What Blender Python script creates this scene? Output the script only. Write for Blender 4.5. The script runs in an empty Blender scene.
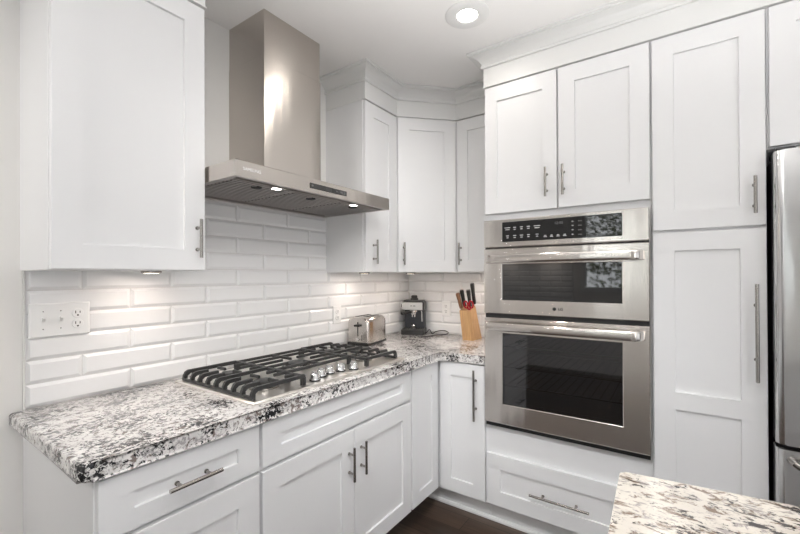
import bpy, bmesh, math, random
from mathutils import Vector, Matrix
random.seed(7)
S = bpy.context.scene
COL = S.collection
R = math.radians
PI = math.pi

# ------------------------------------------------------------------ camera
yaw, pitch, roll = R(55.0879), R(.2515), R(-.2609)
fw0 = Vector((math.sin(yaw), math.cos(yaw), 0)); rt = Vector((math.cos(yaw), -math.sin(yaw), 0)); up0 = Vector((0, 0, 1))
Fv = fw0 * math.cos(pitch) + up0 * math.sin(pitch)
Uv = up0 * math.cos(pitch) - fw0 * math.sin(pitch)
Rv = rt * math.cos(roll) + Uv * math.sin(roll)
Uv = Uv * math.cos(roll) - rt * math.sin(roll)
cd = bpy.data.cameras.new('camera'); cam = bpy.data.objects.new('camera', cd); COL.objects.link(cam)
m = Matrix((Rv, Uv, -Fv)).transposed().to_4x4(); m.translation = (-2.6659, -1.78, 1.3527)
cam.matrix_world = m
cd.sensor_width = 36; cd.lens = 397.6096 / 800 * 36; cd.shift_y = 7.2353 / 800; cd.clip_start = .02
S.camera = cam

# ------------------------------------------------------------------ world, lights, exposure
S.view_settings.view_transform = 'Standard'; S.view_settings.look = 'None'
S.view_settings.gamma = 1; S.view_settings.use_curve_mapping = False
S.view_settings.exposure = -0.17
w = bpy.data.worlds.new('world'); S.world = w; w.use_nodes = True
bg = w.node_tree.nodes['Background']; bg.inputs[0].default_value = (.93, .96, 1, 1); bg.inputs[1].default_value = .7

def light(name, kind, loc, energy, color=(1, 1, 1), size=.1, rot=(0, 0, 0), size_y=None, spot=None, blend=.6):
    ld = bpy.data.lights.new(name, kind); ld.energy = energy; ld.color = color
    if kind == 'AREA':
        ld.size = size
        if size_y: ld.shape = 'RECTANGLE'; ld.size_y = size_y
        else: ld.shape = 'DISK'
        if spot: ld.spread = spot
    elif kind == 'SPOT':
        ld.spot_size = spot; ld.spot_blend = blend; ld.shadow_soft_size = size
    else: ld.shadow_soft_size = size
    o = bpy.data.objects.new(name, ld); o.location = loc; o.rotation_euler = rot; COL.objects.link(o)
    return o
H = 2.552
# unseen fill lamps added to flatten the light; the west one is window daylight
light('fill_south', 'AREA', (-2.4, -5.7, .95), 16, (.93, .96, 1), 4.2, (R(94), 0, 0), 2.0)  # added soft fill from the open south side, no window there
light('fill_southwest', 'AREA', (-4.6, -4.2, .9), 34, (.93, .96, 1), 1.8, (R(92), 0, R(-52)), 2.0)  # added low fill in front of the closed part of the west wall
light('fill_uplight', 'AREA', (-2.1, -1.95, .95), 34, (1, .99, .98), .3, (R(180), 0, 0), spot=R(104))  # unseen lamp added to brighten the ceiling, no fixture
light('fill_uplight', 'AREA', (-3.6, -4.6, 1.3), 35, (1, .985, .97), .6, (R(180), 0, 0), spot=R(120))  # second added uplight, behind the camera
light('daylight_west', 'AREA', (-10, -1.5, 1.6), 190, (.94, .97, 1), 4.5, (R(90), 0, R(-90)), 3.5)
def aim(o, t): o.rotation_euler = (Vector(t) - o.location).to_track_quat('-Z', 'Y').to_euler()
aim(light('fill_spot', 'SPOT', (-2.5, -1.40, 2.5), 105, (.95, .97, 1), .12, spot=R(58), blend=1), (-.63, -1.15, .25))  # added fill on the lower oven tower, no ceiling fixture
aim(light('fill_spot', 'SPOT', (-2.6, -1.75, 2.5), 30, (.95, .97, 1), .12, spot=R(60), blend=1), (-1.6, -.63, .20))  # added fill on the base cabinets, no ceiling fixture
aim(light('fill_spot', 'SPOT', (-4.2, -.55, 2.5), 110, (1, .98, .95), .12, spot=R(52), blend=1), (-1.9, -.12, 1.35))  # added fill on the west-facing cabinet sides, no ceiling fixture
aim(light('fill_spot', 'SPOT', (-2.2, -2.1, 2.5), 60, (1, .98, .95), .12, spot=R(62), blend=1), (-.85, -.1, 1.30))  # added fill on the tiles and corner cabinet, no ceiling fixture
sun = light('sun', 'SUN', (2, -9, 8), 2.2, (1, .97, .92), R(1)); sun.rotation_euler = (R(34), 0, R(28))

# ------------------------------------------------------------------ materials
def mat(name, color, rough=.5, metal=0, spec=.5, emit=None, estr=1, coat=0):
    m = bpy.data.materials.new(name); m.use_nodes = True
    b = m.node_tree.nodes['Principled BSDF']
    b.inputs['Base Color'].default_value = (*color, 1); b.inputs['Roughness'].default_value = rough
    b.inputs['Metallic'].default_value = metal; b.inputs['Specular IOR Level'].default_value = spec
    b.inputs['Coat Weight'].default_value = coat
    if emit: b.inputs['Emission Color'].default_value = (*emit, 1); b.inputs['Emission Strength'].default_value = estr
    return m
def nd(m, t, **k):
    n = m.node_tree.nodes.new(t)
    for a, v in k.items(): setattr(n, a, v)
    return n
def lk(m, a, b): m.node_tree.links.new(a, b)
def bsdf(m): return m.node_tree.nodes['Principled BSDF']
def coords(m, scale=(1, 1, 1), rot=(0, 0, 0), kind='Object'):
    tc = nd(m, 'ShaderNodeTexCoord'); mp = nd(m, 'ShaderNodeMapping')
    mp.inputs['Scale'].default_value = scale; mp.inputs['Rotation'].default_value = rot
    lk(m, tc.outputs[kind], mp.inputs[0]); return mp.outputs[0]
def noise(m, vec, scale, detail=4, rough=.55, dist=0):
    n = nd(m, 'ShaderNodeTexNoise'); n.inputs['Scale'].default_value = scale; n.inputs['Detail'].default_value = detail
    n.inputs['Roughness'].default_value = rough; n.inputs['Distortion'].default_value = dist
    lk(m, vec, n.inputs['Vector']); return n.outputs['Fac']
def ramp(m, fac, stops, interp='LINEAR'):
    r = nd(m, 'ShaderNodeValToRGB'); r.color_ramp.interpolation = interp
    e = r.color_ramp.elements
    while len(e) < len(stops): e.new(.5)
    for x, (p, c) in zip(e, stops):
        x.position = p; x.color = (*c, 1) if len(c) == 3 else c
    lk(m, fac, r.inputs[0]); return r.outputs[0]
def mix(m, fac, a, b, mode='MIX'):
    n = nd(m, 'ShaderNodeMix'); n.data_type = 'RGBA'; n.blend_type = mode
    for s, v in ((n.inputs[0], fac), (n.inputs[6], a), (n.inputs[7], b)):
        if hasattr(v, 'is_output'): lk(m, v, s)
        else: s.default_value = v if isinstance(v, (int, float)) else (*v, 1)
    return n.outputs[2]
def bump(m, h, strength=.2, dist=.01):
    b = nd(m, 'ShaderNodeBump'); b.inputs['Strength'].default_value = strength; b.inputs['Distance'].default_value = dist
    lk(m, h, b.inputs['Height']); lk(m, b.outputs[0], bsdf(m).inputs['Normal'])

G = lambda v: (v, v, v)
M = {}
M['cab'] = mat('white_lacquer', (.82, .82, .825), .38)
M['wall'] = mat('wall_paint', (.78, .765, .74), .8)
bump(M['wall'], noise(M['wall'], coords(M['wall']), 180, 2), .05, .002)
M['ceil'] = mat('ceiling_paint', (.90, .89, .88), .9)
bump(M['ceil'], noise(M['ceil'], coords(M['ceil']), 150, 2), .04, .002)
M['trimw'] = mat('white_trim_paint', (.80, .80, .79), .4)
M['tile'] = mat('white_ceramic', (.82, .82, .82), .26)
M['grout'] = mat('pale_grout', (.66, .65, .64), .9)
M['plastic'] = mat('white_plastic', (.83, .83, .82), .3)
M['slot'] = mat('dark_slot', G(.02), .6)
M['black'] = mat('black_plastic', G(.018), .35)
M['iron'] = mat('cast_iron', G(.03), .36)
M['rubber'] = mat('black_rubber', G(.012), .6)
M['red'] = mat('red_plastic', (.45, .01, .02), .3)
M['darkgap'] = mat('black_enamel', G(.008), .5)
M['glassblk'] = mat('black_oven_glass', G(.006), .03); bsdf(M['glassblk']).inputs['IOR'].default_value = 1.75
M['chrome'] = mat('chrome', (.82, .82, .82), .08, 1)
M['silver'] = mat('satin_silver', (.72, .71, .69), .35, 1)
M['nickel'] = mat('brushed_nickel', (.36, .34, .32), .25, 1)
M['cavity'] = mat('oven_cavity_enamel', (.30, .31, .33), .4)
M['mark'] = mat('printed_white', G(.65), .6)
M['markdim'] = mat('printed_grey', G(.14), .6)
M['etch'] = mat('etched_letters', G(.9), .6)
M['lens'] = mat('lamp_lens', (1, 1, 1), .4, emit=(1, .93, .84), estr=14)
M['puck'] = mat('puck_lens', (1, 1, 1), .4, emit=(1, .88, .74), estr=5)
M['glass'] = mat('window_glass', (1, 1, 1), .0); bsdf(M['glass']).inputs['Transmission Weight'].default_value = 1; bsdf(M['glass']).inputs['IOR'].default_value = 1.05
M['leaf'] = mat('green_leaf', (.42, .46, .32), .6)
M['bark'] = mat('bark', (.10, .07, .05), .9)
M['steelblade'] = mat('steel', (.7, .7, .7), .2, 1)

def brushed(name, col, rough, scale, amt=.04, an=.8, wave=.12):
    m = mat(name, col, rough, 1)
    n = noise(m, coords(m, scale), 1, 3, .6)
    r = nd(m, 'ShaderNodeMapRange'); r.inputs['To Min'].default_value = rough - amt; r.inputs['To Max'].default_value = rough + amt
    lk(m, n, r.inputs[0]); lk(m, r.outputs[0], bsdf(m).inputs['Roughness'])
    bsdf(m).inputs['Anisotropic'].default_value = an
    c = nd(m, 'ShaderNodeCombineXYZ'); c.inputs[2].default_value = 1
    lk(m, c.outputs[0], bsdf(m).inputs['Tangent'])
    if wave: bump(m, noise(m, coords(m, (9, 9, .9)), 1, 2, .5), wave, .02)
    return m
M['steel'] = brushed('brushed_steel', (.73, .69, .65), .17, (6, 6, 500), .03, .85)
M['hoodsteel'] = brushed('hood_brushed_steel', (.56, .52, .48), .25, (6, 6, 500))
M['fridgesteel'] = brushed('fridge_brushed_steel', (.64, .64, .64), .20, (6, 6, 500), wave=.30)
M['toastersteel'] = brushed('toaster_steel', (.60, .57, .54), .22, (6, 6, 500), .03, .6)
M['filtersteel'] = mat('filter_steel', (.50, .47, .45), .34, 1)
M['traysteel'] = mat('cooktop_steel', (.82, .79, .75), .30, 1)

# wood of the knife block
m = M['wood'] = mat('bamboo_wood', (.5, .3, .14), .45)
v = coords(m, (160, 160, 6))
lk(m, ramp(m, noise(m, v, 1, 4), [(.3, (.50, .28, .12)), (.7, (.68, .42, .20))]), bsdf(m).inputs['Base Color'])
m = M['woodhandle'] = mat('brown_wood_handle', (.22, .10, .05), .45)
lk(m, ramp(m, noise(m, coords(m, (150, 150, 10)), 1, 4), [(.3, (.15, .065, .03)), (.7, (.30, .15, .08))]), bsdf(m).inputs['Base Color'])

# plank floor
m = M['floor'] = mat('dark_walnut_planks', (.05, .03, .02), .28)
v = coords(m, (1, 1, 1), (0, 0, R(90)))
br = nd(m, 'ShaderNodeTexBrick'); br.offset = .37; br.inputs['Scale'].default_value = 1
br.inputs['Brick Width'].default_value = 1.3; br.inputs['Row Height'].default_value = .125; br.inputs['Mortar Size'].default_value = .0018
br.inputs['Color1'].default_value = (.06, .038, .027, 1); br.inputs['Color2'].default_value = (.13, .085, .06, 1); br.inputs['Mortar'].default_value = (.012, .008, .006, 1)
lk(m, v, br.inputs['Vector'])
g = noise(m, coords(m, (45, 2.5, 1)), 1, 6, .65, .6)
c = mix(m, ramp(m, g, [(.35, G(.35)), (.7, G(1.25))]), (0, 0, 0), br.outputs['Color'], 'MIX')
mm = mix(m, 1.0, br.outputs['Color'], ramp(m, g, [(.32, G(.35)), (.72, G(1))]), 'MULTIPLY')
lk(m, mm, bsdf(m).inputs['Base Color'])
bump(m, br.outputs['Fac'], -.15, .002)

def granite(name, base, base2, grey, brown, black, sc, rot, t_grey, t_brown, t_black, st=(1, 1, 1)):
    m = mat(name, base, .13, coat=.2)
    v = coords(m, st, rot)
    b = ramp(m, noise(m, v, 9 * sc, 5, .6, .4), [(.35, base2), (.62, base)])
    f1 = ramp(m, noise(m, v, 42 * sc, 6, .68, .7), [(t_grey, G(1)), (t_grey + .07, G(0))])
    c1 = mix(m, f1, b, grey)
    v2 = nd(m, 'ShaderNodeVectorMath'); v2.operation = 'ADD'; lk(m, v, v2.inputs[0]); v2.inputs[1].default_value = (3.7, 9.1, 1.3)
    f2 = ramp(m, noise(m, v2.outputs[0], 27 * sc, 7, .7, .9), [(t_brown, G(1)), (t_brown + .06, G(0))])
    c2 = mix(m, f2, c1, brown)
    v3 = nd(m, 'ShaderNodeVectorMath'); v3.operation = 'ADD'; lk(m, v, v3.inputs[0]); v3.inputs[1].default_value = (13.7, 2.1, 6.3)
    big = noise(m, v3.outputs[0], 7 * sc, 3, .5)
    fine = noise(m, v3.outputs[0], 60 * sc, 6, .7, .5)
    ad = nd(m, 'ShaderNodeMath'); ad.operation = 'MULTIPLY_ADD'; lk(m, big, ad.inputs[0]); ad.inputs[1].default_value = .55; lk(m, fine, ad.inputs[2])
    f3 = ramp(m, ad.outputs[0], [(t_black, G(1)), (t_black + .045, G(0))])
    c3 = mix(m, f3, c2, black)
    lk(m, c3, bsdf(m).inputs['Base Color'])
    return m
M['granite'] = granite('white_grey_granite', (.84, .82, .795), (.68, .66, .645), (.36, .34, .34), (.21, .17, .155), (.02, .02, .022), 1.3, (0, 0, R(25)), .398, .390, .69, (1, 1.1, 1.1))
M['granite2'] = granite('cream_granite', (.81, .76, .68), (.70, .65, .58), (.40, .36, .34), (.22, .16, .12), (.035, .028, .024), .75, (0, 0, R(-28)), .39, .395, .66, (1.9, 1, 1))

# ------------------------------------------------------------------ mesh builder
class MB:
    def __init__(s): s.bm = bmesh.new(); s.mats = []; s.mi = 0
    def use(s, k):
        mm = M[k]
        if mm not in s.mats: s.mats.append(mm)
        s.mi = s.mats.index(mm); return s
    def _new(s, faces):
        for f in faces: f.material_index = s.mi
    def box(s, x0, x1, y0, y1, z0, z1, bev=0, seg=2):
        x0, x1 = min(x0, x1), max(x0, x1); y0, y1 = min(y0, y1), max(y0, y1); z0, z1 = min(z0, z1), max(z0, z1)
        vs = [s.bm.verts.new((x, y, z)) for x in (x0, x1) for y in (y0, y1) for z in (z0, z1)]
        idx = [(0, 1, 3, 2), (4, 6, 7, 5), (0, 4, 5, 1), (2, 3, 7, 6), (0, 2, 6, 4), (1, 5, 7, 3)]
        fs = [s.bm.faces.new([vs[i] for i in q]) for q in idx]; s._new(fs)
        if bev:
            es = list({e for f in fs for e in f.edges})
            r = bmesh.ops.bevel(s.bm, geom=es, offset=bev, segments=seg, affect='EDGES', profile=.5)
            s._new(r['faces'])
        return s
    def loops(s, loops, cap0=True, cap1=True, closed=True):
        L = [[s.bm.verts.new(p) for p in l] for l in loops]
        fs = []; n = len(L[0])
        for a, b in zip(L, L[1:]):
            for i in range(n if closed else n - 1):
                j = (i + 1) % n
                fs.append(s.bm.faces.new((a[i], a[j], b[j], b[i])))
        if cap0: fs.append(s.bm.faces.new(L[0][::-1]))
        if cap1: fs.append(s.bm.faces.new(L[-1]))
        s._new(fs); return s
    def frame(s, x0, x1, z0, z1, steps, cap1=True, cap0=True):
        # rectangle rings in the xz plane: (inset_x, inset_z, y)
        return s.loops([[(x0 + a, y, z0 + b), (x1 - a, y, z0 + b), (x1 - a, y, z1 - b), (x0 + a, y, z1 - b)] for a, b, y in steps], cap0, cap1)
    def cyl(s, p0, p1, r, seg=16, r2=None, cap=True):
        p0, p1 = Vector(p0), Vector(p1); d = (p1 - p0).normalized()
        u = d.orthogonal().normalized(); v = d.cross(u); r2 = r if r2 is None else r2
        ring = lambda p, q: [p + (u * math.cos(2 * PI * i / seg) + v * math.sin(2 * PI * i / seg)) * q for i in range(seg)]
        return s.loops([ring(p0, r), ring(p1, r2)], cap, cap)
    def lathe(s, prof, c, axis=(0, 0, 1), seg=24):
        c = Vector(c); d = Vector(axis).normalized(); u = d.orthogonal().normalized(); v = d.cross(u)
        return s.loops([[c + d * h + (u * math.cos(2 * PI * i / seg) + v * math.sin(2 * PI * i / seg)) * max(r, 1e-4) for i in range(seg)] for r, h in prof])
    def tube(s, pts, r, seg=8, flat=None):
        pts = [Vector(p) for p in pts]; loops = []; u = None
        for i, p in enumerate(pts):
            d = (pts[min(i + 1, len(pts) - 1)] - pts[max(i - 1, 0)]).normalized()
            if u is None: u = Vector((0, 0, 1)).cross(d); u = (u if u.length > .05 else d.orthogonal()).normalized()
            u = (u - d * u.dot(d)).normalized(); v = d.cross(u)
            a, b = (r, r) if flat is None else flat
            loops.append([p + u * math.cos(2 * PI * k / seg) * a + v * math.sin(2 * PI * k / seg) * b for k in range(seg)])
        return s.loops(loops)
    def prism(s, poly, z0, z1, bev=0, seg=3):
        a = [s.bm.verts.new((x, y, z0)) for x, y in poly]; b = [s.bm.verts.new((x, y, z1)) for x, y in poly]
        n = len(poly); fs = [s.bm.faces.new((a[i], a[(i + 1) % n], b[(i + 1) % n], b[i])) for i in range(n)]
        fs += [s.bm.faces.new(a[::-1]), s.bm.faces.new(b)]; s._new(fs)
        if bev:
            es = list(fs[-1].edges) + list(fs[-2].edges)
            r = bmesh.ops.bevel(s.bm, geom=es, offset=bev, segments=seg, affect='EDGES', profile=.5); s._new(r['faces'])
        return s
    def build(s, name, key=None, parent=None, smooth=None, label=None):
        bmesh.ops.recalc_face_normals(s.bm, faces=s.bm.faces)
        me = bpy.data.meshes.new(name); s.bm.to_mesh(me); s.bm.free()
        for mm in (s.mats or [M[key]]): me.materials.append(mm)
        if smooth is not None:
            me.polygons.foreach_set('use_smooth', [True] * len(me.polygons)); me.set_sharp_from_angle(angle=R(smooth))
        o = bpy.data.objects.new(name, me); COL.objects.link(o)
        if parent: o.parent = parent
        if label: o['label'] = label
        return o

def thing(name, label, cat, loc=(0, 0, 0), rz=0, group=None):
    o = bpy.data.objects.new(name, None); COL.objects.link(o); o.empty_display_size = .05
    o.location = loc; o.rotation_euler = (0, 0, R(rz)); o['label'] = label; o['category'] = cat
    if group: o['group'] = group
    return o
def tag(o, label, cat, group=None):
    o['label'] = label; o['category'] = cat
    if group: o['group'] = group
    return o
def struct(o, label=None):
    o['kind'] = 'structure'
    if label: o['label'] = label
    return o
def copy_tree(o, parent=None):
    c = o.copy(); COL.objects.link(c)
    if parent: c.parent = parent
    for ch in list(o.children): copy_tree(ch, c)
    return c
def text(name, s, size, loc, rot, key, parent, ext=.0006, align='CENTER'):
    cu = bpy.data.curves.new(name, 'FONT'); cu.body = s; cu.size = size; cu.extrude = ext; cu.align_x = align; cu.align_y = 'CENTER'
    t = bpy.data.objects.new(name, cu); COL.objects.link(t)
    dg = bpy.context.evaluated_depsgraph_get(); me = bpy.data.meshes.new_from_object(t.evaluated_get(dg))
    bpy.data.objects.remove(t); me.name = name
    me.materials.clear(); me.materials.append(M[key])
    o = bpy.data.objects.new(name, me); COL.objects.link(o); o.location = loc; o.rotation_euler = rot; o.parent = parent
    return o

# ------------------------------------------------------------------ room shell
struct(MB().box(-5.3, .12, -6, 1.6, -.1, 0).build('floor', 'floor'), 'dark walnut plank floor')
struct(MB().box(-5.3, .12, -6, 1.6, H, H + .1).build('ceiling', 'ceil'), 'pale painted ceiling')
wn = struct(MB().box(-2.85, .12, 0, .12, 0, H).build('wall_north', 'wall'), 'pale painted wall behind cooktop')
we = struct(MB().box(0, .12, -6, 0, 0, H).build('wall_east', 'wall'), 'pale painted wall behind ovens')
WX = -4.7
mb = MB()
mb.box(WX - .12, WX, -.66, 1.6, 0, H).box(WX - .12, WX, -6, -2.3, 0, H).box(WX - .12, WX, -2.3, -.66, 0, 1.12).box(WX - .12, WX, -2.3, -.66, 2.25, H)
ww = struct(mb.build('wall_west', 'wall'), 'pale painted window wall')
wi = thing('window_1', 'white window across the room', 'window', (WX, -1.48, 1.12)); wi['kind'] = 'structure'; del wi['category']
mb = MB()
for y0, y1, z0, z1 in ((-.82, -.76, 0, 1.13), (.76, .82, 0, 1.13), (-.76, .76, 0, .06), (-.76, .76, 1.07, 1.13), (-.03, .03, .06, 1.07)):
    mb.box(-.10, .012, y0, y1, z0, z1)
mb.build('window_frame', 'trimw', wi)
MB().box(-.06, -.055, -.77, .77, .05, 1.08).build('pane', 'glass', wi)

# ------------------------------------------------------------------ tiled backsplash
def tiles(ulen, rows, z0, pitch=.0785, L=.31, zmax=None, spans=None, start=0, a0=0):
    """bevelled tiles on the plane y=0, running along +x from 0 to ulen; front is -y"""
    mb = MB().use('grout')
    for (u0, u1, za, zb) in spans: mb.box(u0, u1, -.0035, 0, za, zb)
    mb.use('tile'); g = .0013
    for r in range(rows):
        off = 0 if (r + a0) % 2 == 0 else -L / 2
        k = 0
        while off + k * L < ulen:
            ua, ub = off + k * L, off + (k + 1) * L; k += 1
            for (u0, u1, sa, sb) in spans:
                a, b = max(ua, u0), min(ub, u1); za, zb = max(z0 + r * pitch, sa), min(z0 + (r + 1) * pitch, sb)
                if b - a < .012 or zb - za < .012: continue
                if a > u0 and ua < u0: continue
                bv = min(.011, (b - a) * .3, (zb - za) * .3)
                mb.frame(a + g, b - g, za + g, zb - g, [(0, 0, -.002), (0, 0, -.004), (bv, bv, -.0105)], cap0=False)
    return mb
XL = -2.297
t = tiles(2.297, 11, .917, spans=[(0, 2.297, .915, 1.388), (.4445, 1.3855, 1.388, 1.712)]).build('tile_backsplash')
struct(t, 'white bevelled subway tiles behind the cooktop')
t.location = (XL, 0, 0)
MB().box(-.006, 0, -.011, 0, .915, 1.376).build('edge_strip', 'grout', t)
t = tiles(.921, 6, .917, spans=[(.0, .921, .915, 1.376)], a0=1).build('tile_backsplash')
struct(t, 'white bevelled subway tiles beside the oven tower')
t.rotation_euler = (0, 0, R(-90)); t.location = (0, -.0105, 0)
t = tiles(2.1, 7, .95, spans=[(0, 2.1, .95, 1.5)], a0=1).build('tile_backsplash')
struct(t, 'white bevelled subway tiles beside the far window')
t.rotation_euler = (0, 0, R(90)); t.location = (WX, -.56, 0)

# ------------------------------------------------------------------ cabinet joinery (local frame: x along wall, front is -y)
def shaker(parent, x0, x1, z0, z1, yb, st=.075, rl=.075, name='door', t=.019, mid=None):
    mb = MB()
    e = .0016
    if mid is None:
        mb.frame(x0, x1, z0, z1, [(0, 0, yb), (0, 0, yb - t + e), (e, e, yb - t), (st, rl, yb - t), (st + .0012, rl + .0012, yb - t + .009)])
    else:
        mb.frame(x0, x1, z0, z1, [(0, 0, yb), (0, 0, yb - t + e), (e, e, yb - t), (st, rl, yb - t), (st + .0012, rl + .0012, yb - t + .009)])
        mb.box(x0 + st - .001, x1 - st + .001, yb - t + .012, yb - t + .00005, mid[0], mid[1])
    return mb.build(name, 'cab', parent)
def handle(parent, cx, cz, yf, L, vert, r=.0058, so=.032):
    mb = MB(); a = L / 2; p = L * .28
    ax = (lambda q, y: (cx, y, cz + q)) if vert else (lambda q, y: (cx + q, y, cz))
    mb.cyl(ax(-a, yf - so), ax(a, yf - so), r, 16)
    for s in (-p, p): mb.cyl(ax(s, yf - so), ax(s, yf + .0005), r * .8, 12); mb.cyl(ax(s, yf - .004), ax(s, yf + .0005), r * 1.15, 12)
    return mb.build('handle', 'nickel', parent, 40, label='brushed nickel bar handle')

ZB, ZD, ZF = 1.376, 2.365, 2.372       # underside of wall cabinets, top of doors, start of frieze
UD = .296                              # carcass depth of wall cabinets
def wall_cab(name, label, loc, rz, w, door, hx, cat='cabinet'):
    t = thing(name, label, cat, loc, rz)
    MB().box(0, w, -UD, 0, 0, ZF - ZB, .001, 1).build('carcass', 'cab', t)
    d = shaker(t, door[0], door[1], .002, ZD - ZB, -UD - .001)
    handle(d, hx, 1.494 - ZB, -UD - .02, .142, True)
    return t
GC = 'white shaker cabinets'
wall_cab('wall_cabinet', 'tall white shaker wall cabinet left of the range hood', (-2.308, 0, ZB), 0, .4555, (.002, .4535), .422)
wall_cab('wall_cabinet', 'narrow white shaker wall cabinet just right of the range hood', (-.9124, 0, ZB), 0, .3124, (.004, .3084), .072)
# diagonal corner cabinet
c0 = Vector((-.5985, -.316)); c1 = Vector((-.316, -.5925)); dl = (c1 - c0).length; ang = math.degrees(math.atan2(c1.y - c0.y, c1.x - c0.x))
t = thing('corner_wall_cabinet', 'white diagonal wall cabinet across the corner above the espresso machine', 'cabinet', (0, 0, ZB))
MB().prism([(-.001, -.001), (-.5985, -.001), (-.5985, -.302), (-.302, -.5925), (-.001, -.5925)], 0, ZF - ZB).build('carcass', 'cab', t)
d = shaker(t, .006, dl - .006, .002, ZD - ZB, 0, name='door')
d.location = (c0.x + .010, c0.y + .010, 0); d.rotation_euler = (0, 0, R(ang))
handle(d, .042, 1.494 - ZB, -.019, .142, True)
wall_cab('wall_cabinet', 'narrow white wall cabinet between diagonal corner cabinet and oven tower', (0, -.5935, ZB), -90, .326, (.004, .322), .032)

# crown moulding and frieze
def crown(name, path, label, closed_ends=True):
    prof = [(0, ZF), (.004, ZF), (.004, ZF + .004), (.0, ZF + .006), (0, 2.474), (.010, 2.475), (.012, 2.483), (.010, 2.490), (.006, 2.491), (.010, 2.500), (.017, 2.512), (.027, 2.523), (.040, 2.530), (.054, 2.534), (.060, 2.5345), (.061, 2.540), (.070, 2.541), (.070, H), (-.02, H), (-.02, ZF)]
    P = [Vector(p) for p in path]; nr = []
    for a, b in zip(P, P[1:]):
        dd = (b - a).normalized(); nr.append(Vector((dd.y, -dd.x)))     # right-hand side is outwards
    loops = []
    for i, p in enumerate(P):
        n0 = nr[max(i - 1, 0)]; n1 = nr[min(i, len(nr) - 1)]
        mtr = (n0 + n1) / (1 + n0.dot(n1))
        loops.append([(p.x + mtr.x * o, p.y + mtr.y * o, z) for o, z in prof])
    return struct(MB().loops(loops).build(name, 'trimw'), label)
crown('trim_1', [(-2.308, -.001), (-2.308, -.317), (-1.8525, -.317), (-1.8525, -.001)], 'white crown moulding over the left wall cabinet')
crown('trim_2', [(-.9124, -.001), (-.9124, -.317), (-.5985, -.317), (-.316, -.5925), (-.316, -.920)], 'white crown moulding over the corner wall cabinets')
crown('trim_3', [(-.02, -.921), (-.632, -.921), (-.632, -3.0)], 'white crown moulding over the oven tower run')

# base cabinets
BD, BZ = .612, .866
def toe(mb, w): mb.use('cab').box(.0, w, -BD + .13, -.001, 0, .115)
t = thing('base_cabinet', 'white base cabinet with stacked drawers at the free counter end', 'cabinet', (-2.300, 0, 0))
mb = MB(); mb.box(0, .459, -BD, -.001, .115, BZ, .001, 1); toe(mb, .459); mb.build('carcass', 'cab', t)
for z0, z1, rl in ((.706, .858, .053), (.412, .693, .078), (.122, .400, .078)):
    d = shaker(t, .004, .455, z0, z1, -BD - .001, .078, rl, 'drawer')
    handle(d, .2295, (z0 + z1) / 2 - .004, -BD - .02, .15, False)
t = thing('base_cabinet', 'wide white base cabinet with two doors under the cooktop', 'cabinet', (-1.839, 0, 0))
mb = MB(); mb.box(0, .918, -BD, -.001, .115, BZ, .001, 1); toe(mb, .918); mb.build('carcass', 'cab', t)
shaker(t, .006, .913, .708, .858, -BD - .001, .078, .053, 'false_drawer')
d = shaker(t, .006, .4675, .122, .693, -BD - .001); handle(d, .467 - .034, .560, -BD - .02, .142, True)
d = shaker(t, .4705, .913, .122, .693, -BD - .001); handle(d, .4705 + .040, .562, -BD - .02, .142, True)
t = thing('corner_base_cabinet', 'white corner base cabinet with two hinged doors meeting at the inside corner', 'cabinet', (0, 0, 0))
mb = MB(); mb.prism([(-.001, -.001), (-.919, -.001), (-.919, -BD), (-BD, -BD), (-BD, -.919), (-.001, -.919)], .115, BZ)
mb.prism([(-.001, -.001), (-.919, -.001), (-.919, -BD + .13), (-BD + .052, -BD + .13), (-BD + .052, -.919), (-.001, -.919)], 0, .115)
mb.build('carcass', 'cab', t)
shaker(t, -.912, -.640, .122, .858, -BD - .001, .065, .068)
d = shaker(t, 0, .276, .122, .860, 0, .070, .075); d.rotation_euler = (0, 0, R(-90)); d.location = (-BD - .001, -.640, 0)
handle(d, .226, .698, -.019, .276, True, .0062)

# countertop
def corner(c, a, b, r, n=5):
    return [(c[0] + r * math.cos(R(a + (b - a) * i / n)), c[1] + r * math.sin(R(a + (b - a) * i / n))) for i in range(n + 1)]
CX, CD = -2.3346, -.645
poly = [(-.001, -.001), (CX, -.001)] + corner((CX + .025, CD + .025), 180, 270, .025) + [(CD, CD), (CD, -.9195), (-.001, -.9195)]
tag(MB().prism(poly, .867, .915, .012, 4).build('countertop', 'granite', None, 30), 'L-shaped white and grey speckled granite countertop along the tiled walls', 'countertop')

# oven tower
TL, TR = -.921, -1.687; TW = TL - TR
t = thing('oven_cabinet', 'tall white cabinet housing the double oven, two doors above and one drawer below', 'cabinet', (0, TL, 0), -90)
mb = MB().use('cab')
mb.box(0, .0195, -BD, -.001, .115, ZF); mb.box(TW - .0195, TW, -BD, -.001, .115, ZF)
mb.box(.0195, TW - .0195, -BD, -.001, 1.648, ZF); mb.box(.0195, TW - .0195, -BD, -.001, .115, .548)
mb.box(.0195, TW - .0195, -.02, -.001, .548, 1.648); mb.box(0, TW, -BD + .052, -.001, 0, .115)
mb.build('carcass', None, t)
d = shaker(t, .005, .377, 1.683, ZD, -BD - .001, .068, .080); handle(d, .330, 1.812, -BD - .02, .145, True)
d = shaker(t, .385, .763, 1.683, ZD, -BD - .001, .075, .080); handle(d, .410, 1.812, -BD - .02, .145, True)
d = shaker(t, .006, .762, .125, .398, -BD - .001, .075, .078, 'drawer'); handle(d, .380, .252, -BD - .02, .275, False)
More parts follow.
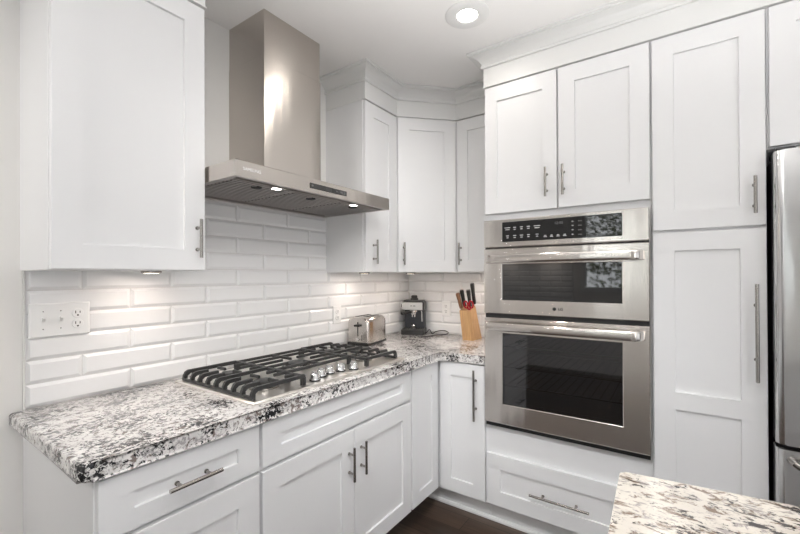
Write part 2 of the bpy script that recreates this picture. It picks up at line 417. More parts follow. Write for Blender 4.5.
# pantry
PL = -1.688; PW = .374
t = thing('pantry_cabinet', 'tall narrow white pantry cabinet between the double oven and the refrigerator', 'cabinet', (0, PL, 0), -90)
mb = MB().use('cab'); mb.box(0, PW, -BD, -.001, .115, ZF, .001, 1); mb.box(0, PW, -BD + .052, -.001, 0, .115); mb.build('carcass', None, t)
d = shaker(t, .006, .370, 1.542, ZD, -BD - .001, .076, .080); handle(d, .336, 1.656, -BD - .02, .142, True)
d = shaker(t, .006, .370, .125, 1.530, -BD - .001, .076, .076, mid=(.786, .860)); handle(d, .338, 1.130, -BD - .02, .372, True, .0062)
# cabinet over the refrigerator
t = thing('fridge_top_cabinet', 'white cabinet above the stainless refrigerator, cut by the frame edge', 'cabinet', (0, -2.063, 1.83), -90)
MB().box(0, .935, -BD, -.001, 0, ZF - 1.83, .001, 1).build('carcass', 'cab', t)
d = shaker(t, .006, .465, .006, ZD - 1.83, -BD - .001); handle(d, .43, .11, -BD - .02, .142, True)
d = shaker(t, .469, .930, .006, ZD - 1.83, -BD - .001); handle(d, .505, .11, -BD - .02, .142, True)

# white shoe moulding along the toe kicks
sh = [(0, 0), (.012, 0), (.012, .010), (.006, .018), (0, .020)]
mb = MB()
mb.loops([[(-BD + .052 - o, y, z) for o, z in sh] for y in (-BD + .131, -2.06)])
struct(mb.build('trim_4', 'trimw'), 'white shoe moulding along the toe kick')

# ------------------------------------------------------------------ double wall oven
t = thing('double_wall_oven', 'stainless steel microwave and oven stack built into the white tower', 'oven', (0, -.9265, .5485), -90)
OW = .7565; Z = lambda z: z - .5485
mb = MB().use('darkgap')
mb.box(.018, OW - .018, -.59, -.03, Z(1.135), Z(1.640))                                  # upper block
mb.use('cavity')
mb.box(.018, .06, -.60, -.03, Z(.552), Z(1.134)); mb.box(OW - .06, OW - .018, -.60, -.03, Z(.552), Z(1.134))
mb.box(.06, OW - .06, -.10, -.03, Z(.552), Z(1.134)); mb.box(.06, OW - .06, -.60, -.10, Z(.552), Z(.63)); mb.box(.06, OW - .06, -.60, -.10, Z(1.08), Z(1.134))
mb.use('darkgap').box(.003, OW - .003, -.640, -.6125, Z(1.06), Z(1.640)).box(.003, OW - .003, -.640, -.6125, Z(.553), Z(.66))
mb.box(.003, .085, -.640, -.6125, Z(.66), Z(1.06)).box(OW - .085, OW - .003, -.640, -.6125, Z(.66), Z(1.06))
# keep the lower cavity open: cut by building the dark front as a frame
mb.build('body', None, t)
for z in (.76, .86, .97):
    rk = MB()
    for i in range(15): rk.cyl((.09 + i * .0415, -.58, Z(z)), (.09 + i * .0415, -.12, Z(z)), .0022, 6)
    rk.cyl((.075, -.58, Z(z)), (OW - .075, -.58, Z(z)), .003, 6); rk.cyl((.075, -.12, Z(z)), (OW - .075, -.12, Z(z)), .003, 6)
    rk.build('rack', 'nickel', t)
FY = -.655
cp = MB().frame(0, OW, Z(1.502), Z(1.645), [(0, 0, -.6405), (0, 0, FY + .004), (.004, .004, FY)]).build('control_panel', 'steel', t)
mb = MB().use('glassblk').box(.103, .654, FY - .002, FY + .002, Z(1.527), Z(1.630), .002, 1)
disp = mb
# printed keys
random.seed(3)
kx = [.132, .170, .205, .240, .283]
def key(x, z, w):
    mk.box(x - w / 2, x + w / 2, FY - .0026, FY - .0019, z, z + .0032)
mk = disp.use('mark')
for i, x in enumerate(kx):
    for z in (1.598, 1.556):
        wv = (.030, .014, .014, .016, .032)[i] if z > 1.57 else (.014, .016, .016, .014, .014)[i]
        key(x, Z(z), wv); key(x, Z(z - .010), wv * .75)
for x in (.322, .352, .382, .413): key(x, Z(1.541), .015); key(x, Z(1.547), .010)
for z in (1.606, 1.586, 1.566, 1.545): key(.448, Z(z), .008)
mk.use('markdim')
for i in range(4):
    for j in range(4): key(.480 + j * .042, Z(1.606 - i * .021), .016)
mk.build('display', None, cp, label='black glass touch panel')
text('clock_digits', '12:00', .018, (.385, FY - .0021, Z(1.605)), (R(90), 0, 0), 'markdim', cp, .0002)

def oven_door(name, z0, z1, wz0, wz1, hz, wx0=.1015, wx1=.651):
    mb = MB()
    a0, a1 = wx0, OW - wx1
    # stainless door skin with window opening
    o = [(0, z0), (OW, z0), (OW, z1), (0, z1)]
    def ring(ix0, ix1, iz0, iz1, y): return [(ix0, y, Z(iz0)), (OW - ix1, y, Z(iz0)), (OW - ix1, y, Z(iz1)), (ix0, y, Z(iz1))]
    mb.loops([ring(a0, a1, wz0, wz1, -.6405), ring(0, 0, z0, z1, -.6405), ring(0, 0, z0, z1, FY + .004), ring(.004, .004, z0 + .004, z1 - .004, FY), ring(a0 - .003, a1 - .003, wz0 - .003, wz1 + .003, FY), ring(a0, a1, wz0, wz1, FY + .0025), ring(a0, a1, wz0, wz1, -.6405)], False, False)
    d = mb.build(name, 'steel', t)
    MB().box(wx0 - .001, wx1 + .001, FY + .002, -.6407, Z(wz0) - .001, Z(wz1) + .001).build('window', 'glassblk' if name == 'microwave_door' else 'ovenglass', d, label='black glass window')
    # bowed flat handle: ends curve back into the door
    pts = []
    L0, L1 = .012, OW - .018
    for i in range(41):
        u = i / 40; x = L0 + (L1 - L0) * u
        e = min(u, 1 - u) * (L1 - L0)
        out = .048 * (1 - max(0, 1 - e / .035) ** 2.2)
        pts.append((x, FY - out - .004 * math.sin(PI * u), Z(hz)))
    hb = MB()
    loops = []
    for i, p in enumerate(pts):
        e = min(i, 40 - i)
        hgt = .0215; th = .010
        loops.append([(p[0], p[1] + th * math.copysign(abs(math.cos(q)) ** .6, math.cos(q)), p[2] + hgt * math.copysign(abs(math.sin(q)) ** .55, math.sin(q))) for q in [2 * PI * k / 20 for k in range(20)]])
    hb.loops(loops).build('handle', 'steel', d, 50, label='wide flat stainless bar')
    return d
og = M['ovenglass'] = bpy.data.materials.new('tinted_oven_glass'); og.use_nodes = True
nt = og.node_tree; nt.nodes.clear()
ou = nt.nodes.new('ShaderNodeOutputMaterial'); mx = nt.nodes.new('ShaderNodeMixShader'); tr = nt.nodes.new('ShaderNodeBsdfTransparent'); gl = nt.nodes.new('ShaderNodeBsdfGlossy'); fr = nt.nodes.new('ShaderNodeFresnel')
tr.inputs[0].default_value = (.5, .5, .53, 1); gl.inputs['Roughness'].default_value = .03; fr.inputs[0].default_value = 2.0
nt.links.new(fr.outputs[0], mx.inputs[0]); nt.links.new(tr.outputs[0], mx.inputs[1]); nt.links.new(gl.outputs[0], mx.inputs[2]); nt.links.new(mx.outputs[0], ou.inputs[0])
d1 = oven_door('microwave_door', 1.152, 1.494, 1.226, 1.411, 1.440)
d2 = oven_door('oven_door', .575, 1.130, .681, 1.050, 1.090)
mb = MB().lathe([(.0085, 0), (.0085, .0012), (.0072, .0012), (.0072, .0004), (.0001, .0004)], (.362, FY, Z(1.188)), (0, -1, 0), 20)
mb.box(.3615, .3628, FY - .001, FY, Z(1.184), Z(1.1925)); mb.box(.3628, .366, FY - .001, FY, Z(1.184), Z(1.1855))
mb.build('emblem', 'slot', d1)
text('maker_letters', 'LG', .019, (.391, FY - .0004, Z(1.188)), (R(90), 0, 0), 'slot', d1)

# ------------------------------------------------------------------ refrigerator
FX = -2.072
t = thing('refrigerator', 'stainless steel french door refrigerator cut by the right edge of the frame', 'refrigerator', (0, FX, 0), -90)
FW = .91
MB().box(.006, FW - .006, -.622, -.03, .02, 1.79, .004, 1).build('body', 'black', t)
def fdoor(name, x0, x1, z0, z1):
    rr = .026; yb, yf = -.627, -.703
    prof = [(x0, yb)] + [(x0 + rr - rr * math.cos(R(a)), yf + rr - rr * math.sin(R(a))) for a in range(0, 91, 15)] + [(x1 - rr + rr * math.sin(R(a)), yf + rr - rr * math.cos(R(a))) for a in range(0, 91, 15)] + [(x1, yb)]
    # slight bow of the front
    cxm = (x0 + x1) / 2; hw = (x1 - x0) / 2
    return MB().prism(prof, z0, z1, .004, 2).build(name, 'fridgesteel', t, 30)
dl_ = fdoor('door', 0, .453, .738, 1.803); dr_ = fdoor('door', .457, FW, .738, 1.803); fd = fdoor('freezer_drawer', 0, FW, .085, .722)
for d, x in ((dl_, .41), (dr_, .50)):
    MB().tube([(x, -.700, .92), (x, -.745, .95), (x, -.752, 1.1), (x, -.752, 1.5), (x, -.745, 1.65), (x, -.700, 1.68)], .011, 12).build('handle', 'nickel', d, 50)
pts = [(.035, -.700, .690)] + [(.04 + .83 * u, -.745 - .012 * math.sin(PI * u), .690 - .055 * math.sin(PI * min(1, u * 6) / 2 if u < .5 else PI * min(1, (1 - u) * 6) / 2)) for u in [i / 24 for i in range(25)]] + [(.875, -.700, .690)]
MB().tube(pts, .011, 12).build('handle', 'nickel', fd, 50)
MB().box(.004, .06, -.69, -.56, 1.7905, 1.815, .006, 2).build('hinge_cover', 'black', t)
MB().box(.85, .906, -.69, -.56, 1.7905, 1.815, .006, 2).build('hinge_cover', 'black', t)
MB().box(.01, FW - .01, -.60, -.55, .0, .08).build('toe_grille', 'black', t)

# ------------------------------------------------------------------ range hood
HX0, HX1, HD = -1.847, -.931, .500
t = thing('range_hood', 'brushed steel chimney range hood mounted on the wall over the cooktop', 'range hood', (-1.389, 0, 1.712))
hw = (HX1 - HX0) / 2
mb = MB().use('hoodsteel')
# canopy shell: open underside, lip in front, shallow rise to the chimney
def cr(x0, x1, y0, y1, z): return [(x0, y0, z), (x1, y0, z), (x1, y1, z), (x0, y1, z)]
mb.use('filtersteel').loops([cr(-hw + .02, hw - .02, -HD + .02, -.03, .012), cr(-hw + .02, hw - .02, -HD + .02, -.03, 0), cr(-hw, hw, -HD, -.001, 0)], True, False)
mb.use('hoodsteel').loops([cr(-hw, hw, -HD, -.001, 0), cr(-hw, hw, -HD, -.001, .058), cr(-hw + .004, hw - .004, -HD + .004, -.001, .061), cr(-.19, .19, -.30, -.001, .075)], False, True)
can = mb.build('canopy', None, t)
mb = MB().use('hoodsteel').loops([cr(-.1705, .1705, -.2735, -.001, .0745), cr(-.1705, .1705, -.2735, -.001, .638), cr(-.169, .169, -.272, -.001, .640)], True, True)
lowc = mb.build('chimney', None, t, label='lower chimney sleeve')
MB().use('hoodsteel').loops([cr(-.1680, .1680, -.2710, -.001, .6402), cr(-.1680, .1680, -.2710, -.001, H - 1.712)], True, True).build('chimney_extension', None, t)
for x in (-.29, 0, .29):
    mb = MB().use('filtersteel'); mb.box(x - .143, x + .143, -.44, -.06, .004, .011)
    for i in range(14):
        y = -.43 + i * .0262
        mb.box(x - .13, x + .13, y, y + .013, .0005, .0045)
    mb.use('slot')
    for i in range(14):
        y = -.43 + i * .0262 + .014
        mb.box(x - .13, x + .13, y, y + .011, .0034, .0042)
    f = mb.build('grease_filter', None, t)
    MB().lathe([(.022, -.004), (.022, .001), (.012, .003), (.002, .003)], (x, -.385, 0), (0, 0, -1), 20).build('pull_ring', 'slot', f)
for x in (-.235, .235):
    mb = MB().use('chrome').box(x - .024, x + .024, -.456, -.424, -.002, .003, .001, 1); l = mb.build('lamp', None, t)
    MB().box(x - .015, x + .015, -.451, -.429, -.0035, -.0015).build('lens', 'lens', l)
    light('hood_lamp', 'SPOT', (-1.389 + x, -.44, 1.705), 2.2, (1, .92, .82), .02, (0, 0, 0), spot=R(120))
cpn = MB().use('glassblk').box(-.109, .118, -HD - .003, -HD + .002, .018, .040, .001, 1)
mb = cpn.use('markdim')
for x in (-.097, .05, .078, .086, .103): mb.box(x - .004, x + .004, -HD - .0036, -HD - .0029, .026, .0325)
mb.build('control_panel', None, can, label='black glass control strip')
text('maker_letters', 'SAMSUNG', .0165, (-.389, -HD - .0004, .031), (R(90), 0, 0), 'etch', can)

# ------------------------------------------------------------------ gas cooktop
t = thing('gas_cooktop', 'five burner stainless gas cooktop with black cast iron grates set into the granite', 'cooktop', (-1.3965, -.338, .915))
KX, KY = .4525, .2675
mb = MB()
mb.loops([cr(-KX, KX, -KY, KY, 0), cr(-KX, KX, -KY, KY, .005), cr(-KX + .006, KX - .006, -KY + .006, KY - .006, .010), cr(-KX + .022, KX - .022, -KY + .022, KY - .022, .010), cr(-KX + .028, KX - .028, -KY + .028, KY - .028, .007)])
mb.build('tray', 'traysteel', t, label='stainless steel tray')
BZ0 = .0072
burn = [(-.30, .12, .036), (-.30, -.115, .046), (0, .04, .058), (.30, .12, .046), (.30, -.115, .036)]
for x, y, r in burn:
    mb = MB().use('nickel').lathe([(r * 1.25, 0), (r * 1.25, .006), (r * 1.05, .010), (r * 1.0, .018), (.003, .018)], (x, y, BZ0), seg=28); b = mb.build('burner', None, t, 40)
    MB().lathe([(r * .92, 0), (r * .92, .005), (r * .8, .009), (.003, .010)], (x, y, BZ0 + .0182), seg=28).build('burner_cap', 'iron', b, 40)
def bar(mb, p, q, w=.009, z0=.036, z1=.048):
    p, q = Vector(p), Vector(q); d = (q - p).normalized(); n = Vector((-d.y, d.x)) * w / 2; k = n * .6
    L = lambda c, zz, nn: [(c.x - nn.x, c.y - nn.y), (c.x + nn.x, c.y + nn.y)]
    def ring(c): return [(c.x - n.x, c.y - n.y, z0), (c.x + n.x, c.y + n.y, z0), (c.x + n.x, c.y + n.y, z1 - .004), (c.x + k.x, c.y + k.y, z1), (c.x - k.x, c.y - k.y, z1), (c.x - n.x, c.y - n.y, z1 - .004)]
    mb.loops([ring(p), ring(q)])
def finger(mb, x0, x1, y):
    """bar along x that turns down to the tray at its outer end x0"""
    s = 1 if x1 > x0 else -1
    prof = [(x0, BZ0), (x0 + s * .001, .030), (x0 + s * .010, .046), (x0 + s * .022, .051), (x1, .051), (x1, .038), (x0 + s * .028, .036), (x0 + s * .017, .028), (x0 + s * .016, BZ0)]
    w = .0058
    mb.loops([[(x, y - w, z) for x, z in prof], [(x, y + w, z) for x, z in prof]])
def side_grate(s):
    mb = MB()
    xo, xi = s * .436, s * .196
    yf, yb = -.232, .240
    mb.box(xo, xo - s * .012, yf, yb, BZ0, BZ0 + .012)                     # outer low rail
    bar(mb, (xi, yf), (xi, yb)); bar(mb, (xo - s * .02, yb - .006), (xi, yb - .006)); 
    ys = [yf + .006 + i * (yb - yf - .012) / 8 for i in range(9)]
    bs = [b for b in burn if b[0] * s > .1]
    for i, y in enumerate(ys):
        near = min(bs, key=lambda b: abs(b[1] - y)); dy = abs(near[1] - y)
        if i in (0, 4, 8): finger(mb, xo, xi, y); continue
        gap = math.sqrt(max(.052 ** 2 - dy * dy, 0)) + .004
        bx = near[0]
        if i in (2, 6): finger(mb, xo, bx + s * .05, y); bar(mb, (xi, y), (bx - s * .05, y))
        else: finger(mb, xo, xo - s * .075, y); bar(mb, (xi, y), (xi + s * .045, y))
    for b in bs:
        for q in (-1, 1):
            bar(mb, (b[0], b[1] + q * .030), (b[0], b[1] + q * .085))
    for y in (yf + .01, yb - .01): mb.box(xi - .008, xi + .008, y - .008, y + .008, BZ0, .038)
    return mb.build('grate', 'iron', t, label='black cast iron grate')
side_grate(-1); side_grate(1)
mb = MB()
gy0, gy1 = -.120, .240; gx = .186
bar(mb, (-gx, gy0), (-gx, gy1)); bar(mb, (gx, gy0), (gx, gy1)); bar(mb, (-gx, gy1 - .006), (gx, gy1 - .006)); bar(mb, (-gx, gy0 + .006), (gx, gy0 + .006))
for i in range(1, 5):
    y = gy0 + .006 + i * (gy1 - gy0 - .012) / 5; dy = abs(y - .04)
    gap = math.sqrt(max(.07 ** 2 - dy * dy, 0))
    if gap < .012: bar(mb, (-gx, y), (gx, y))
    else: bar(mb, (-gx, y), (-gap, y)); bar(mb, (gx, y), (gap, y))
for q in (-1, 1): bar(mb, (0, .04 + q * .045), (0, gy1 - .006 if q > 0 else gy0 + .006))
for x in (-gx, gx):
    for y in (gy0, gy1 - .01): mb.box(x - .008, x + .008, y - .006, y + .010, BZ0, .038)
mb.build('grate', 'iron', t, label='black cast iron grate')
for dx, y in ((-.120, -.208), (-.060, -.182), (0, -.172), (.060, -.182), (.120, -.208)):
    k = MB().use('chrome').lathe([(.0205, 0), (.0205, .007), (.0190, .009), (.0175, .022), (.0160, .025), (.002, .0255)], (dx, y, BZ0 + .004), seg=28)
    k.use('rubber').lathe([(.0225, 0), (.0225, .004), (.002, .004)], (dx, y, BZ0), seg=28)
    k.use('chrome').box(dx - .004, dx + .004, y - .017, y + .017, BZ0 + .026, BZ0 + .036, .002, 2)
    k.build('knob', None, t, 40, label='polished round knob')

# ------------------------------------------------------------------ switch plate and outlets
def receptacle(parent, x, z, y):
    mb = MB().use('plastic').lathe([(.0168, 0), (.0168, .003), (.0155, .0042), (.001, .0042)], (x, y, z), (0, -1, 0), 24)
    mb.use('slot')
    mb.box(x - .0075, x - .0052, y - .0048, y - .004, z - .001, z + .0085); mb.box(x + .0052, x + .0075, y - .0048, y - .004, z - .000, z + .0075)
    mb.cyl((x, y - .0048, z - .0075), (x, y - .004, z - .0075), .003, 10)
    return mb.build('receptacle', None, parent)
def plate(parent, w, h, y=-.0108):
    mb = MB().use('plastic'); mb.frame(-w / 2, w / 2, -h / 2, h / 2, [(0, 0, y), (0, 0, y - .002), (.004, .004, y - .006)]); return mb
t = thing('switch_plate', 'wide white wall plate with two toggle switches and a duplex outlet', 'switch', (-2.206, 0, 1.207))
mb = plate(t, .168, .116)
mb.use('nickel')
for x in (-.047, .0): mb.cyl((x, -.0171, .030), (x, -.0166, .030), .0021, 8); mb.cyl((x, -.0171, -.030), (x, -.0166, -.030), .0021, 8)
mb.build('cover_plate', None, t)
for x in (-.047, .0):
    mb = MB().use('plastic').box(x - .0055, x + .0055, -.0185, -.0165, -.012, .012); 
    mb.loops([[(x - .004, -.0185, -.006), (x + .004, -.0185, -.006), (x + .004, -.0185, .008), (x - .004, -.0185, .008)], [(x - .0035, -.031, .006), (x + .0035, -.031, .006), (x + .0035, -.029, .013), (x - .0035, -.029, .013)]])
    mb.build('toggle', None, t)
for z in (.019, -.019): receptacle(t, .047, z, -.0165)
def outlet(loc, rz, label):
    t = thing('wall_outlet', label, 'outlet', loc, rz, 'single outlets in the backsplash')
    plate(t, .075, .114).build('cover_plate', None, t)
    for z in (.019, -.019): receptacle(t, 0, z, -.0165)
    return t
outlet((-.832, 0, 1.110), 0, 'white duplex outlet in the tiles just left of the toaster')
outlet((0, -.353, 1.106), -90, 'white duplex outlet in the tiles between espresso machine and knife block')

# ------------------------------------------------------------------ lamps
def ceiling_lamp(loc, label):
    t = thing('recessed_light', label, 'light', loc)
    MB().lathe([(.100, 0), (.100, .003), (.092, .007), (.060, .009), (.048, .006), (.045, .0005)], (0, 0, 0), (0, 0, -1), 40).build('trim_ring', 'trimw', t, 40)
    MB().lathe([(.0445, .001), (.0445, .0040), (.001, .0045)], (0, 0, 0), (0, 0, -1), 40).build('lens', 'lens', t)
    light('downlight', 'AREA', (loc[0], loc[1], loc[2] - .02), 2.1, (1, .95, .89), .11, (0, 0, 0))
    return t
ceiling_lamp((-.992, -.995, H), 'round glowing recessed light in the ceiling above the counter corner')
for x, y in ((-2.75, -1.6), (-2.3, -2.9), (-.992, -2.9), (-3.7, -1.8)):
    light('downlight', 'AREA', (x, y, H - .01), 2.2, (1, .95, .89), .11)
for y in (-.25, .35):
    light('puck_and_fill_lamp', 'AREA', (WX + .22, y, 1.62), 2.2, (1, .88, .78), .08)  # unseen fill added to brighten the far tiles, no cabinet above
def puck(loc, label):
    t = thing('under_cabinet_light', label, 'light', loc)
    MB().lathe([(.034, 0), (.034, .006), (.031, .009), (.025, .009)], (0, 0, 0), (0, 0, -1), 28).build('housing', 'nickel', t, 40)
    MB().lathe([(.024, .0085), (.024, .0098), (.001, .0102)], (0, 0, 0), (0, 0, -1), 28).build('lens', 'puck', t, 40)
    light('puck_and_fill_lamp', 'AREA', (loc[0], loc[1], loc[2] - .014), .75, (1, .86, .76), .06)
    return t
puck((-1.98, -.17, ZB), 'small warm puck light under the tall left wall cabinet')
puck((-.75, -.17, ZB), 'small warm puck light under the narrow cabinet right of the hood')
puck((-.33, -.24, ZB), 'small warm puck light under the diagonal corner cabinet')
puck((-.17, -.76, ZB), 'small warm puck light under the cabinet beside the oven tower')

# ------------------------------------------------------------------ toaster
t = thing('toaster', 'small brushed steel two slice toaster behind the cooktop', 'toaster', (-.655, -.115, .915), 9)
def rr_loop(x, w, z0, z1, rt_, rb=.008, n=6):
    p = []
    for cy, cz, a0, r_ in ((-w / 2 + rb, z0 + rb, 180, rb), (w / 2 - rb, z0 + rb, 270, rb), (w / 2 - rt_, z1 - rt_, 0, rt_), (-w / 2 + rt_, z1 - rt_, 90, rt_)):
        for i in range(n + 1):
            a = R(a0 + 90 * i / n); p.append((x, cy + r_ * math.cos(a), cz + r_ * math.sin(a)))
    return p
L = .118
mb = MB().use('toastersteel')
mb.loops([rr_loop(-L, .130, .020, .168, .030), rr_loop(-L + .006, .146, .016, .176, .034), rr_loop(-L + .03, .156, .015, .180, .036), rr_loop(L - .03, .156, .015, .180, .036), rr_loop(L - .006, .146, .016, .176, .034), rr_loop(L, .130, .020, .168, .030)])
body = mb.build('body', None, t, 30)
MB().loops([rr_loop(-L - .004, .150, .004, .022, .006, .004), rr_loop(L + .004, .150, .004, .022, .006, .004)]).build('base', 'black', t, 30)
for y in (-.030, .030):
    MB().box(-.080, .080, y - .013, y + .013, .172, .1812).build('bread_slot', 'slot', t)
mb = MB().box(-L - .0015, -L + .001, -.003, .003, .060, .150); mb.box(-L - .018, -L - .0005, -.020, .020, .122, .134, .003, 2); mb.build('lever', 'black', t)
MB().lathe([(.013, 0), (.013, .004), (.010, .010), (.001, .010)], (-L + .001, 0, .042), (-1, 0, 0), 20).build('dial', 'chrome', t, 40)
mb = MB()
for i in range(3): mb.cyl((-L - .002, -.028, .040 + i * .012), (-L + .001, -.028, .040 + i * .012), .0035, 10)
mb.build('button', 'slot', t)
for x in (-.09, .09):
    for y in (-.05, .05): MB().cyl((x, y, 0), (x, y, .006), .010, 12).build('foot', 'rubber', t)

# ------------------------------------------------------------------ espresso machine
t = thing('espresso_machine', 'small black and silver espresso machine in the counter corner', 'coffee machine', (-.091, -.119, .915), -66)
W = .085                       # half width; front is -y
MB().box(-W, W, -.120, .05, .0, .040, .006, 2).build('base', 'black', t)
mb = MB().use('slot').box(-W + .008, W - .008, -.116, -.030, .0395, .043)
mb.use('nickel')
for i in range(9): mb.box(-W + .014 + i * .0185, -W + .018 + i * .0185, -.112, -.034, .043, .0445)
mb.build('drip_tray', None, t)
M['anth'] = mat('anthracite_plastic', (.035, .038, .045), .4)
MB().box(-W + .012, W - .006, -.020, .05, .0395, .180, .006, 2).build('tower', 'anth', t)
MB().box(-W, W, -.090, .05, .1795, .245, .010, 3).build('head', 'black', t)
MB().box(-W + .001, W - .012, -.0945, -.0895, .183, .240, .002, 1).build('front_panel', 'silver', t)
mb = MB()
for x, w_ in ((-.012, .010), (.004, .006), (.014, .012)): mb.box(x - w_ / 2, x + w_ / 2, -.0952, -.0944, .211, .216)
mb.build('badge', 'slot', t)
MB().box(-.075, .075, -.07, .040, .2448, .254, .004, 2).build('lid', 'black', t)
MB().lathe([(.030, 0), (.030, .012), (.024, .016), (.024, .030), (.018, .036), (.001, .036)], (.0, -.015, .2538), seg=20).build('steam_cap', 'black', t, 40)
p = MB().use('chrome').lathe([(.030, 0), (.030, .014), (.022, .018), (.020, .032), (.002, .032)], (.0, -.055, .180), (0, 0, -1), 24)
p.cyl((-.009, -.055, .150), (-.009, -.055, .128), .0055, 10); p.cyl((.009, -.055, .150), (.009, -.055, .128), .0055, 10)
p = p.build('portafilter', None, t, 40)
MB().tube([(-.020, -.070, .166), (-.050, -.110, .164), (-.075, -.145, .160)], .011, 12).build('portafilter_handle', 'black', p, 40)
MB().tube([(.060, -.055, .181), (.064, -.062, .150), (.066, -.066, .095)], .004, 8).build('steam_wand', 'chrome', t, 40)
MB().lathe([(.020, 0), (.020, .012), (.015, .018), (.001, .018)], (-W + .001, -.01, .210), (-1, 0, 0), 20).build('steam_knob', 'black', t, 40)
MB().lathe([(.012, 0), (.014, .02), (.012, .021), (.001, .004)], (.0, -.062, .0446), seg=16).build('cup', 'chrome', t, 40)
# cord, from the machine's right side along the counter
cpts = [(-0.122, -0.221, 0.9250), (-0.107, -0.234, 0.9280), (-0.060, -0.232, 0.9450), (-0.081, -0.267, 0.9200), (-0.061, -0.281, 0.9300), (-0.035, -0.301, 0.9374), (-0.035, -0.343, 0.9421), (-0.035, -0.369, 0.9373), (-0.032, -0.377, 0.9250), (-0.076, -0.365, 0.9190), (-0.125, -0.326, 0.9190), (-0.219, -0.314, 0.9190), (-0.258, -0.280, 0.9190)]
def smooth(pts, n=6):
    P = [Vector(p) for p in pts]; out = []
    for i in range(len(P) - 1):
        a, b, c, d = P[max(i - 1, 0)], P[i], P[i + 1], P[min(i + 2, len(P) - 1)]
        for k in range(n):
            u = k / n; out.append(.5 * ((2 * b) + (c - a) * u + (2 * a - 5 * b + 4 * c - d) * u * u + (3 * b - a - 3 * c + d) * u ** 3))
    return out + [P[-1]]
pc = MB().tube(smooth(cpts), .0035, 8).build('power_cord', 'rubber', t, 60)
pc.matrix_parent_inverse = (Matrix.Translation((-.091, -.119, .915)) @ Matrix.Rotation(R(-66), 4, 'Z')).inverted()

# ------------------------------------------------------------------ knife block, knives and scissors
bx, by = -.125, -.615
t = thing('knife_block', 'light wooden knife block standing beside the oven tower', 'knife block', (bx, by, .915))
prof = [(-.070, 0), (.072, 0), (-.002, .238), (-.078, .198)]
MB().loops([[(x, .040 + z * .10, z) for x, z in prof], [(x, -.038 + z * .07, z) for x, z in prof]]).build('block', 'wood', t)
tx = lambda u: Vector((-.078 + .076 * u, 0, .198 + .040 * u))
axis = Vector((-.20, .045, .96)).normalized()
def knife(u, y, L, key, cap, label, tilt=0, w=.0150, th=.012):
    base = Vector((bx, by, .915)) + tx(u) + Vector((0, y + .012, 0)) + axis * .001
    o = thing('kitchen_knife', label, 'knife', base, 0, 'knives in the wooden block')
    d = (axis + Vector((0, tilt, 0))).normalized()
    q = Vector((0, 0, 1)).rotation_difference(d)
    mb = MB().loops([[(math.copysign(abs(math.cos(a)) ** .7, math.cos(a)) * w * s, math.copysign(abs(math.sin(a)) ** .7, math.sin(a)) * th * s, z) for a in [2 * PI * k / 16 for k in range(16)]] for z, s in ((.012, .8), (.03, .92), (L * .55, .88), (L - .012, 1.08), (L - .002, .9))])
    h = mb.build('handle', key, o, 40); h.rotation_mode = 'QUATERNION'; h.rotation_quaternion = q
    b = MB().box(-.009, .009, -.0015, .0015, -.0, .013).build('blade', 'steelblade', o); b.rotation_mode = 'QUATERNION'; b.rotation_quaternion = q
    if cap:
        c = MB().lathe([(w * .85, 0), (w * .8, .004), (.001, .005)], (0, 0, L - .0025), seg=16).build('end_cap', 'nickel', o, 40); c.rotation_mode = 'QUATERNION'; c.rotation_quaternion = q
knife(.12, .034, .122, 'woodhandle', False, 'brown wooden handled knife at the left of the knife block', .12)
knife(.45, .022, .128, 'black', True, 'black handled knife right behind the brown handled one', .06)
knife(.45, -.020, .128, 'black', True, 'black handled steel capped knife behind the red scissors', 0)
knife(.85, -.036, .158, 'black', False, 'tallest black handled knife at the back right of the block', -.02)
so = Vector((bx, by, .915)) + tx(.12) + Vector((0, -.010, 0)) + axis * .001
o = thing('scissors', 'red handled kitchen scissors in the front of the knife block', 'scissors', so)
q = Vector((0, 0, 1)).rotation_difference(axis)
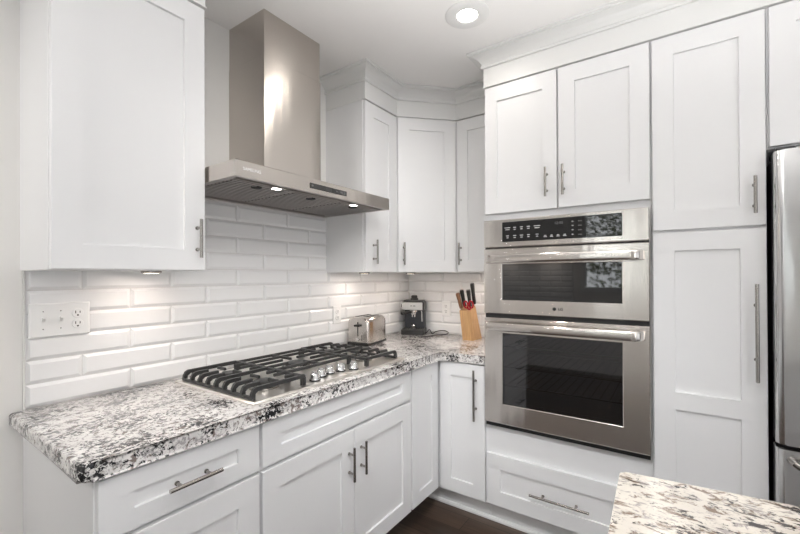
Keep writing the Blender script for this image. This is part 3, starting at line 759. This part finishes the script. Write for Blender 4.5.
for s in (-1, 1):
    lp = [(0, s * .019 + .0135 * math.cos(a), .040 + .024 * math.sin(a)) for a in [2 * PI * k / 24 for k in range(25)]]
    h = MB().tube(lp, .0050, 8).tube([(0, s * .010, .024), (0, s * .004, .002)], .0055, 8).build('handle', 'red', o, 50); h.rotation_mode = 'QUATERNION'; h.rotation_quaternion = q
b = MB().box(-.002, .002, -.008, .008, 0, .012).build('blade', 'steelblade', o); b.rotation_mode = 'QUATERNION'; b.rotation_quaternion = q

# ------------------------------------------------------------------ island
A = Vector((-1.655, -1.672)); d1v = Vector((.035, -.2985)).normalized(); d2v = Vector((-.245, -.0085)).normalized()
B = A + d1v * 1.1; D = A + d2v * .85; C_ = B + d2v * .95
def rounded(P, r=.010, n=5):
    out = []
    for i, p in enumerate(P):
        a, b = P[i - 1], P[(i + 1) % len(P)]
        u, v = (a - p).normalized(), (b - p).normalized()
        p0, p1 = p + u * r, p + v * r
        for k in range(n + 1):
            s = k / n; out.append(tuple((1 - s) ** 2 * p0 + 2 * s * (1 - s) * p + s * s * p1))
    return out
tag(MB().prism(rounded([A, B, C_, D]), .875, .915, .005, 3).build('island_countertop', 'granite2', None, 30), 'cream and brown granite island top in the lower right corner', 'countertop')
cen = (A + B + C_ + D) / 4
tag(MB().prism([tuple(cen + (p - cen) * .93) for p in (A, B, C_, D)], 0, .8745).build('island_cabinet', 'cab'), 'white island base hidden below the cream granite top', 'cabinet')

# ------------------------------------------------------------------ greenery outside the window
random.seed(11)
t = thing('garden_tree', 'leafy tree outside the window, seen reflected in the oven glass', 'tree', (-7.6, -1.6, 0))
MB().cyl((0, 0, 0), (0, 0, 1.6), .09, 10, .05).build('trunk', 'bark', t)
mb = MB()
for i in range(5200):
    p = Vector((random.gauss(0, .55), random.gauss(0, 1.1), 1.9 + random.gauss(0, .75)))
    if p.z < .35: continue
    a, b = Vector((random.uniform(-1, 1), random.uniform(-1, 1), random.uniform(-1, 1))).normalized(), None
    b = a.orthogonal().normalized(); c = a.cross(b); r = random.uniform(.035, .075)
    vs = [mb.bm.verts.new(p + b * r), mb.bm.verts.new(p + c * r * .5), mb.bm.verts.new(p - b * r), mb.bm.verts.new(p - c * r * .5)]
    mb._new([mb.bm.faces.new(vs)])
mb.build('foliage', 'leaf', t)
